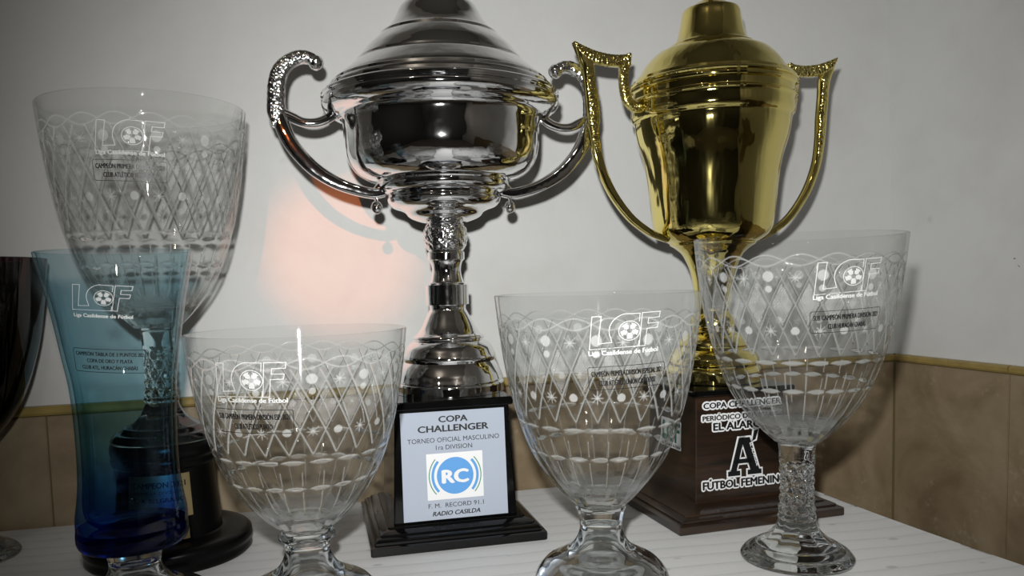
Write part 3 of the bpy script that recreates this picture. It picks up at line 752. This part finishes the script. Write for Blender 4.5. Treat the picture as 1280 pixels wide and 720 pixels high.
link('finial', lathe(resample([(0.0, 0.700), (0.006, 0.699), (0.010, 0.692), (0.011, 0.684), (0.007, 0.674), (0.006, 0.664), (0.010, 0.655), (0.016, 0.648), (0.0165, 0.640), (0.0145, 0.634), (0.0155, 0.6275), (0.0, 0.6275)], 4), 48), GOLD_CHASED, sl, label='gold coloured lid knob')
ss = link('stem', lathe(resample(scaled(knob_p, ks), 5), 96, relief), SILVER, sc)
link('knop', lathe(resample(scaled([(0.0228, 0.3680), (0.0260, 0.3610), (0.0266, 0.3540), (0.0254, 0.3450), (0.0226, 0.3372)], ks), 6), 96, relief), SILVER_CHASED, ss, label='embossed knop')
link('foot', lathe(resample(scaled(foot_p, ks), 4), 128), SILVER, sc)
SCR = [(0.1945, 0.4800, 0.003), (0.1915, 0.4900, 0.0150), (0.1905, 0.4990, 0.0185), (0.1902, 0.511, 0.0176), (0.1892, 0.526, 0.0170), (0.1849, 0.5412, 0.0164), (0.1761, 0.552, 0.0145), (0.1633, 0.5587, 0.0133), (0.152, 0.5585, 0.012), (0.1450, 0.5545, 0.0114)]
INN = [(0.1880, 0.4975, 0.0105), (0.1739, 0.491, 0.0107), (0.1607, 0.4855, 0.0100), (0.1456, 0.4857, 0.0100), (0.1317, 0.4915, 0.0105), (0.1221, 0.4997, 0.0109), (0.1136, 0.5072, 0.0109)]
LOW = [(0.1900, 0.4960, 0.0120), (0.1873, 0.4899, 0.0145), (0.1794, 0.4681, 0.0145), (0.1683, 0.4505, 0.0139), (0.151, 0.4322, 0.0133), (0.1302, 0.4184, 0.0121), (0.109, 0.4096, 0.0109), (0.0858, 0.4043, 0.0103), (0.0716, 0.4062, 0.0097)]
def rel_s(s, an): return 0.05*math.sin(s*900)*abs(math.sin(an))
def sph(c_, r, sz=1.0, seg=24):
    pr_ = [(r*math.sin(a*math.pi/14), c_[2]+r*sz*math.cos(a*math.pi/14)) for a in range(15)]
    pr_[0] = (0, pr_[0][1]); pr_[-1] = (0, pr_[-1][1])
    me = lathe(pr_, seg)
    me.transform(Matrix.Translation((c_[0], c_[1], 0))); return me
def weld(*ms):
    bm = bmesh.new()
    for m_ in ms: bm.from_mesh(m_)
    me = bpy.data.meshes.new('welded'); bm.to_mesh(me); bm.free()
    me.polygons.foreach_set('use_smooth', [True]*len(me.polygons)); me.set_sharp_from_angle(angle=R(50)); return me
for sd in (-1, 1):
    h = link('handle', weld(sweep([(a, b, w*1.12) for a, b, w in INN], 0.0100, side=sd, power=2.3), sweep([(a, b, w*1.22) for a, b, w in LOW], 0.0140, side=sd, power=4.5)), SILVER, sc)
    link('scroll', weld(sweep([(a, b, w*1.18) for a, b, w in SCR], 0.0150, side=sd, power=3.0, relief=rel_s), sph((sd*0.1440, 0, 0.5535), 0.0088)), SILVER_CHASED, h, label='embossed scroll')
    link('drop_finial', weld(sph((sd*0.0812, 0, 0.3880), 0.0068, 1.15), sweep([(0.0815, 0.3925, 0.004), (0.0810, 0.3990, 0.005), (0.0800, 0.4060, 0.011), (0.0775, 0.4130, 0.008), (0.0735, 0.4175, 0.003)], 0.011, side=sd, power=2.0)), SILVER, h)
    link('bracket', sweep([(0.1250, 0.4920, 0.010), (0.1195, 0.5000, 0.014), (0.1215, 0.5085, 0.012), (0.1290, 0.5110, 0.006)], 0.012, side=sd, power=2.2), SILVER_CHASED, h)
hw = 0.100
PO = (-0.0100, -0.0065, 0)      # the cup does not stand quite in the middle of its plinth
link('plinth_base', square([(hw-0.001, 0.0), (hw, 0.001), (hw, 0.0095), (hw-0.0025, 0.0108), (0.0955, 0.0112), (0.0955, 0.0138), (0.0925, 0.0165), (0.0885, 0.0180), (0.0880, 0.0200), (0.0850, 0.0218), (0.0790, 0.0236), (0.0785, 0.0255), (0.070, 0.0260)]), BLACK, sc, PO)
CZ0, CZ1 = 0.0260, 0.1530
col = link('plinth_column', square([(0.0715, CZ0), (0.0660, CZ1), (0.0655, CZ1+0.001)]), BLACK, sc, PO)
link('plinth_top', square([(0.0665, CZ1+0.0006), (0.0695, CZ1+0.0015), (0.0705, CZ1+0.0030), (0.0705, SZ-0.0015), (0.069, SZ)]), BLACK, sc, PO)
# plaque lying on the sloping front of the column
def slope_map(h0, z0, h1, z1, zc, off, xc=0.0):
    def f(x, y):
        z = zc+y; hh = h0+(h1-h0)*(z-z0)/(z1-z0); return (xc+x, -hh-off, z)
    return f
fm = lambda off, zc=0.0895: slope_map(0.0715, CZ0, 0.0660, CZ1, zc, off)
pw0, pw1, ph = 0.0605, 0.0600, 0.0618
V = []
for off in (0.0002, 0.0016):
    f = fm(off); V += [f(-pw0, -ph), f(pw0, -ph), f(pw1, ph), f(-pw1, ph)]
pq = link('plaque', mesh(V, [(0, 1, 2, 3), (4, 5, 6, 7), (0, 1, 5, 4), (1, 2, 6, 5), (2, 3, 7, 6), (3, 0, 4, 7)], False), PLAQUE, sc, PO, label='pale blue white printed plaque')
T2 = lambda s, y, h, w_, off=0.0, sh=0.0, dx=0: move2(text2d(s, h, w_, off, 1.0, sh), dx, y-h/2)
for ln in (T2('COPA', 0.0530, 0.0072, 0.033, 0.06), T2('CHALLENGER', 0.0425, 0.0076, 0.081, 0.06), T2('TORNEO OFICIAL MASCULINO', 0.0295, 0.0056, 0.106), T2('1ra DIVISION', 0.0208, 0.0055, 0.042),
        T2('F. M.  RECORD 91.1', -0.0456, 0.0053, 0.064), T2('RADIO CASILDA', -0.0548, 0.0052, 0.055, 0.045, 0.25)):
    artwork('lettering', ln, fm(0.0018), INK, pq)
def disc(cx, cy, r, n=48): return [(cx, cy)]+[(cx+r*math.cos(2*math.pi*k/n), cy+r*math.sin(2*math.pi*k/n)) for k in range(n)], [(0, k+1, (k+1) % n+1) for k in range(n)]
def ringseg(cx, cy, r0, r1, a0, a1, n=18):
    V, F = [], []
    for k in range(n+1):
        a = R(a0+(a1-a0)*k/n); V += [(cx+r0*math.cos(a), cy+r0*math.sin(a)), (cx+r1*math.cos(a), cy+r1*math.sin(a))]
    for k in range(n): F.append((2*k, 2*k+1, 2*k+3, 2*k+2))
    return V, F
LY = -0.0126; rc = 0.0212
def rect2(x0, x1, y0, y1): return [(x0, y0), (x1, y0), (x1, y1), (x0, y1)], [(0, 1, 2, 3)]
artwork('logo_ground', rect2(-0.0325, 0.0325, LY-0.0265, LY+0.0265), fm(0.0018), WHITE_INK, pq, label='white square behind the logo')
artwork('logo_disc', disc(0, LY, rc), fm(0.0020), BLUE_INK, pq, label='blue disc')
for a in (0, 180):
    artwork('logo_arc', ringseg(0, LY, rc+0.0032, rc+0.0062, a-42, a+42), fm(0.0020), BLUE_INK, pq, label='blue arc beside the disc')
    artwork('logo_arc', ringseg(0, LY, rc+0.0082, rc+0.0093, a-42, a+42), fm(0.0020), GREEN_INK, pq, label='thin green arc')
artwork('logo_letters', move2(text2d('RC', 0.0155, 0.0290, 0.085), 0, LY-0.0078), fm(0.0022), WHITE_INK, pq, label='white letters RC')

# ================================================================== GOLD TROPHY
kg = 0.989
glid = [(0.0, 0.6480), (0.0160, 0.6468), (0.0225, 0.6435), (0.0265, 0.6405), (0.0300, 0.6395), (0.0350, 0.6372), (0.0370, 0.6330), (0.0385, 0.6230), (0.0430, 0.6033), (0.0475, 0.5950), (0.0510, 0.5920), (0.0550, 0.5908), (0.0560, 0.5885), (0.0650, 0.5850), (0.0749, 0.5795), (0.0859, 0.5675), (0.0938, 0.5556), (0.1000, 0.5475), (0.1015, 0.5475), (0.1022, 0.5445), (0.1060, 0.5425), (0.1075, 0.5400), (0.1060, 0.5382), (0.098, 0.5380)]
gbowl = [(0.1060, 0.5380), (0.1075, 0.5355), (0.1070, 0.5325), (0.1040, 0.5305), (0.1038, 0.5220), (0.1055, 0.5205), (0.1055, 0.5190), (0.1038, 0.5175), (0.1038, 0.5030), (0.1020, 0.4985), (0.0992, 0.4955), (0.0985, 0.4858), (0.0948, 0.4689), (0.0895, 0.4520), (0.0858, 0.4348), (0.0825, 0.4100), (0.0799, 0.3859), (0.0775, 0.3650), (0.0750, 0.3560), (0.0699, 0.3490), (0.0610, 0.3425), (0.0560, 0.3400), (0.0545, 0.3370), (0.0500, 0.3345), (0.0400, 0.3260), (0.0340, 0.3150), (0.0290, 0.3019), (0.0250, 0.2808), (0.0222, 0.2543), (0.0212, 0.2500), (0.0, 0.2500)]
gstem = [(0.0212, 0.2508), (0.0233, 0.2469), (0.0255, 0.2450), (0.0286, 0.2420), (0.0300, 0.2360), (0.0307, 0.2299), (0.0270, 0.2260), (0.0280, 0.2235), (0.0330, 0.2205), (0.0381, 0.2171), (0.0430, 0.2120), (0.0455, 0.2060), (0.0440, 0.2020), (0.0480, 0.2005), (0.0540, 0.1957), (0.0580, 0.1900), (0.0595, 0.1850), (0.0570, 0.1820), (0.0560, 0.1786), (0.0600, 0.1765), (0.0614, 0.1732), (0.0614, 0.1590), (0.0, 0.1590)]
GZ = 0.1592
gc = thing('trophy_cup', 'tall golden two-handled lidded cup on a dark brown wooden plinth', 'trophy', (0.2645, 1.049, TZ+0.0004), R(16.5))
gl_ = link('lid', lathe(resample(scaled(glid, kg), 4), 128), GOLD, gc)
link('finial', lathe(resample([(0.0, 0.705), (0.008, 0.703), (0.012, 0.694), (0.011, 0.684), (0.006, 0.673), (0.006, 0.662), (0.010, 0.655), (0.0115, 0.648), (0.0135, 0.6420), (0.0, 0.6415)], 4), 48), GOLD, gl_)
link('bowl', lathe(resample(scaled(gbowl, kg), 4), 128), GOLD, gc)
gs = link('foot', lathe(resample(scaled(gstem, kg), 4), 128, lambda th, r, z: 0.0006*math.sin(th*14)*math.sin(z*700) if 0.229 < z < 0.246 else 0), GOLD, gc)
GO = [(0.1885, 0.5835, 0.001), (0.1835, 0.5775, 0.007), (0.177, 0.5687, 0.0135), (0.1705, 0.5543, 0.0155), (0.1680, 0.5297, 0.014), (0.1655, 0.5015, 0.014), (0.1634, 0.4731, 0.0125), (0.1575, 0.4409, 0.0108), (0.1419, 0.405, 0.0100), (0.1181, 0.374, 0.0092), (0.0934, 0.3554, 0.0085), (0.0770, 0.3480, 0.0080), (0.0665, 0.3450, 0.0085)]
GB = [(0.1875, 0.5822, 0.003), (0.1800, 0.5755, 0.0100), (0.1700, 0.5700, 0.0135), (0.1581, 0.566, 0.0150), (0.139, 0.5639, 0.0141), (0.1220, 0.5645, 0.0145), (0.1160, 0.5660, 0.0150)]
GD = [(0.1145, 0.5730, 0.004), (0.1195, 0.5639, 0.0125), (0.1232, 0.5488, 0.0106), (0.1222, 0.5311, 0.0112), (0.1174, 0.5162, 0.0119), (0.1080, 0.5085, 0.0119), (0.0990, 0.5103, 0.0127)]
def braid(s, an): return 0.10*math.sin(s*1500+3*math.sin(an))*abs(math.sin(an))
for sd in (-1, 1):
    h = link('handle', weld(sweep([p for p in GO], 0.0100, side=sd, power=5, per=6)), GOLD, gc)
    link('handle_bar', weld(sweep(GB, 0.0112, side=sd, power=5, per=8, relief=braid)), GOLD_CHASED, h, label='embossed upper bar')
    link('handle_bracket', weld(sweep(GD, 0.0112, side=sd, power=4, per=8, relief=braid), sph((sd*0.1015, 0, 0.5105), 0.0072)), GOLD_CHASED, h, label='embossed inner bracket')
    link('braid_relief', weld(sweep([(0.1700, 0.5560, 0.011), (0.1682, 0.5297, 0.0120), (0.1655, 0.5015, 0.0120), (0.1634, 0.4731, 0.0105), (0.1600, 0.4520, 0.006)], 0.0118, side=sd, power=4, per=16, relief=braid)), GOLD_CHASED, h)
    link('end_knob', sph((sd*0.0668, 0, 0.3452), 0.0052, 0.9, 16), GOLD, h)
hb_ = 0.1125
GO_ = (-0.0060, -0.0125, 0)
link('plinth_base', square([(hb_-0.001, 0.0), (hb_, 0.001), (hb_, 0.0095), (hb_-0.003, 0.0110), (0.1060, 0.0115), (0.1060, 0.0135), (0.1020, 0.0148), (0.0960, 0.0155), (0.0955, 0.0170), (0.0900, 0.0182), (0.0820, 0.0194), (0.0700, 0.0205), (0.062, 0.0205)]), WOOD, gc, GO_)
G0, G1 = 0.0205, 0.1505
link('plinth_column', square([(0.0650, G0), (0.0615, G1)], 0.0012), WOOD, gc, GO_)
link('plinth_top', square([(0.0625, G1-0.0002), (0.0690, G1+0.0010), (0.0715, G1+0.0025), (0.0715, GZ-0.0015), (0.0700, GZ)]), BLACK, gc, GO_)
gm = lambda off, zc=0.0870, xc=0.0: slope_map(0.0650-GO_[1], G0, 0.0615-GO_[1], G1, zc, off, xc+GO_[0])
WORDS = (('COPA CHALLENGER', 0.0525, 0.0072, 0.108, 0.002), ('PERIÓDICO DEPORTIVO', 0.0370, 0.0060, 0.110, 0.0015), ('EL ALARGUE', 0.0262, 0.0096, 0.084, 0.003), ('FÚTBOL FEMENINO', -0.0455, 0.0100, 0.118, 0.004))
def backing(items):
    """bars behind each line of words"""
    out = []
    for (cx, cy, w_, h_) in items:
        n = 10; V = []; 
        for (sx, sy, a0) in ((1, 1, 0), (-1, 1, 90), (-1, -1, 180), (1, -1, 270)):
            for k in range(4):
                a = R(a0+30*k); q = min(h_/2, 0.0022); V.append((cx+sx*(w_/2-q)+q*math.cos(a), cy+sy*(h_/2-q)+q*math.sin(a)))
        out.append((V, [tuple(range(len(V)))]))
    return join2(*out)
dec = None
for body, y, h, w_, dx in WORDS:
    o = artwork('sticker_ground', move2(text2d(body, h, w_, 0, grow=0.0023), dx, y-h/2), gm(0.0004), WHITE_INK, gc if dec is None else dec, label='white outline of the sticker words')
    dec = dec or o
    artwork('sticker_words', move2(text2d(body, h, w_, 0.07), dx, y-h/2), gm(0.0010), INK, dec)
artwork('sticker_mark', ([(-0.0235, 0.0312), (-0.0195, 0.0322), (-0.0215, 0.0275)], [(0, 1, 2)]), gm(0.0010), INK, dec)
# the big slab-serif A with its accent
def polyfill(pts): return list(pts), [tuple(range(len(pts)))]
def bigA(g):
    # legs, serifs and bar as filled pieces; g grows them
    Pc = []
    def quad(a, b, c_, d): Pc.append(polyfill([a, b, c_, d]))
    quad((-0.0195-g, -0.0300-g), (-0.0040+g, -0.0300-g), (-0.0040+g, -0.0245+g), (-0.0195-g, -0.0245+g))
    quad((0.0055-g, -0.0300-g), (0.0235+g, -0.0300-g), (0.0235+g, -0.0245+g), (0.0055-g, -0.0245+g))
    quad((-0.0160-g, -0.0245), (-0.0085+g, -0.0245), (0.0020+g, 0.0125+g), (-0.0050-g, 0.0125+g))
    quad((0.0090-g, -0.0245), (0.0205+g, -0.0245), (0.0090+g, 0.0125+g), (-0.0025-g, 0.0125+g))
    quad((-0.0100, -0.0165-g), (0.0120, -0.0165-g), (0.0110, -0.0115+g), (-0.0090, -0.0115+g))
    quad((0.0120-g, 0.0075-g), (0.0165+g, 0.0095-g), (0.0200+g, 0.0205+g), (0.0145-g, 0.0195+g))
    return join2(*Pc)
artwork('sticker_emblem', move2(bigA(0.0017), 0.001, -0.004, 1.1), gm(0.0008), WHITE_INK, dec, label='white edge of the large letter A')
artwork('sticker_emblem', move2(bigA(0.0), 0.001, -0.004, 1.1), gm(0.0012), INK, dec, label='large black letter A with an accent')
artwork('emblem_words', move2(text2d('EL ALARGUE', 0.0034, 0.031, 0.06), 0.0150, -0.0125, 1.0, R(-72)), gm(0.0015), WHITE_INK, dec)
# league sticker on the left side of the column
def side_map(off, yc, zc, s=1.0):
    def f(x, y):
        z = zc+y; hh = 0.0650+(0.0615-0.0650)*(z-G0)/(G1-G0); return (-hh-off+GO_[0], yc-x, z)
    return f
def letters_fill(s, g):
    q = lambda x, y: ((x-382)/500*s, (236-y)/500*s)
    Pc = []
    for poly in ([(136, 366), (166, 114), (226, 114), (205, 290), (300, 290), (300, 366)], ):
        a, b_, c_, d, e, f_ = [q(*p) for p in poly]; Pc += [polyfill([a, b_, c_, d]), polyfill([a, d, e, f_])]
    Pc.append(ringseg(*q(405, 238), 80/500*s-g, 132/500*s+g, 60, 300, 24)); Pc.append(ball2(*q(405, 238), 60/500*s))
    for (x0, x1, y0, y1) in ((490, 540, 106, 366), (490, 634, 106, 152), (490, 618, 190, 232)):
        a = q(x0, y1); b_ = q(x1, y0); Pc.append(rect2(a[0]-g, b_[0]+g, a[1]-g, b_[1]+g))
    return join2(*Pc)
sk = artwork('side_sticker', backing([(0.0, 0.0005, 0.054, 0.032), (0.0, -0.0175, 0.056, 0.0062)]), side_map(0.0004, -0.012, 0.098), WHITE_INK, gc, label='league sticker on the left side of the plinth')
artwork('sticker_logo', letters_fill(0.050, 0.0), side_map(0.0008, -0.012, 0.0985), TEAL_INK, sk)
artwork('sticker_caption', move2(text2d('Liga Casildense de Fútbol', 0.0034, 0.050, 0.05), 0, -0.0190), side_map(0.0008, -0.012, 0.0985), INK, sk)

# the flash throws its light through the solid glass
for o in COL.objects:
    if o.type != 'MESH': continue
    mts = [m.name for m in o.data.materials if m]
    if 'clear solid crystal' in mts or 'clear cut crystal' in mts: o.cycles.is_caustics_caster = True
    if o.name.startswith(('tablecloth', 'wall_', 'tile', 'plinth')): o.cycles.is_caustics_receiver = True
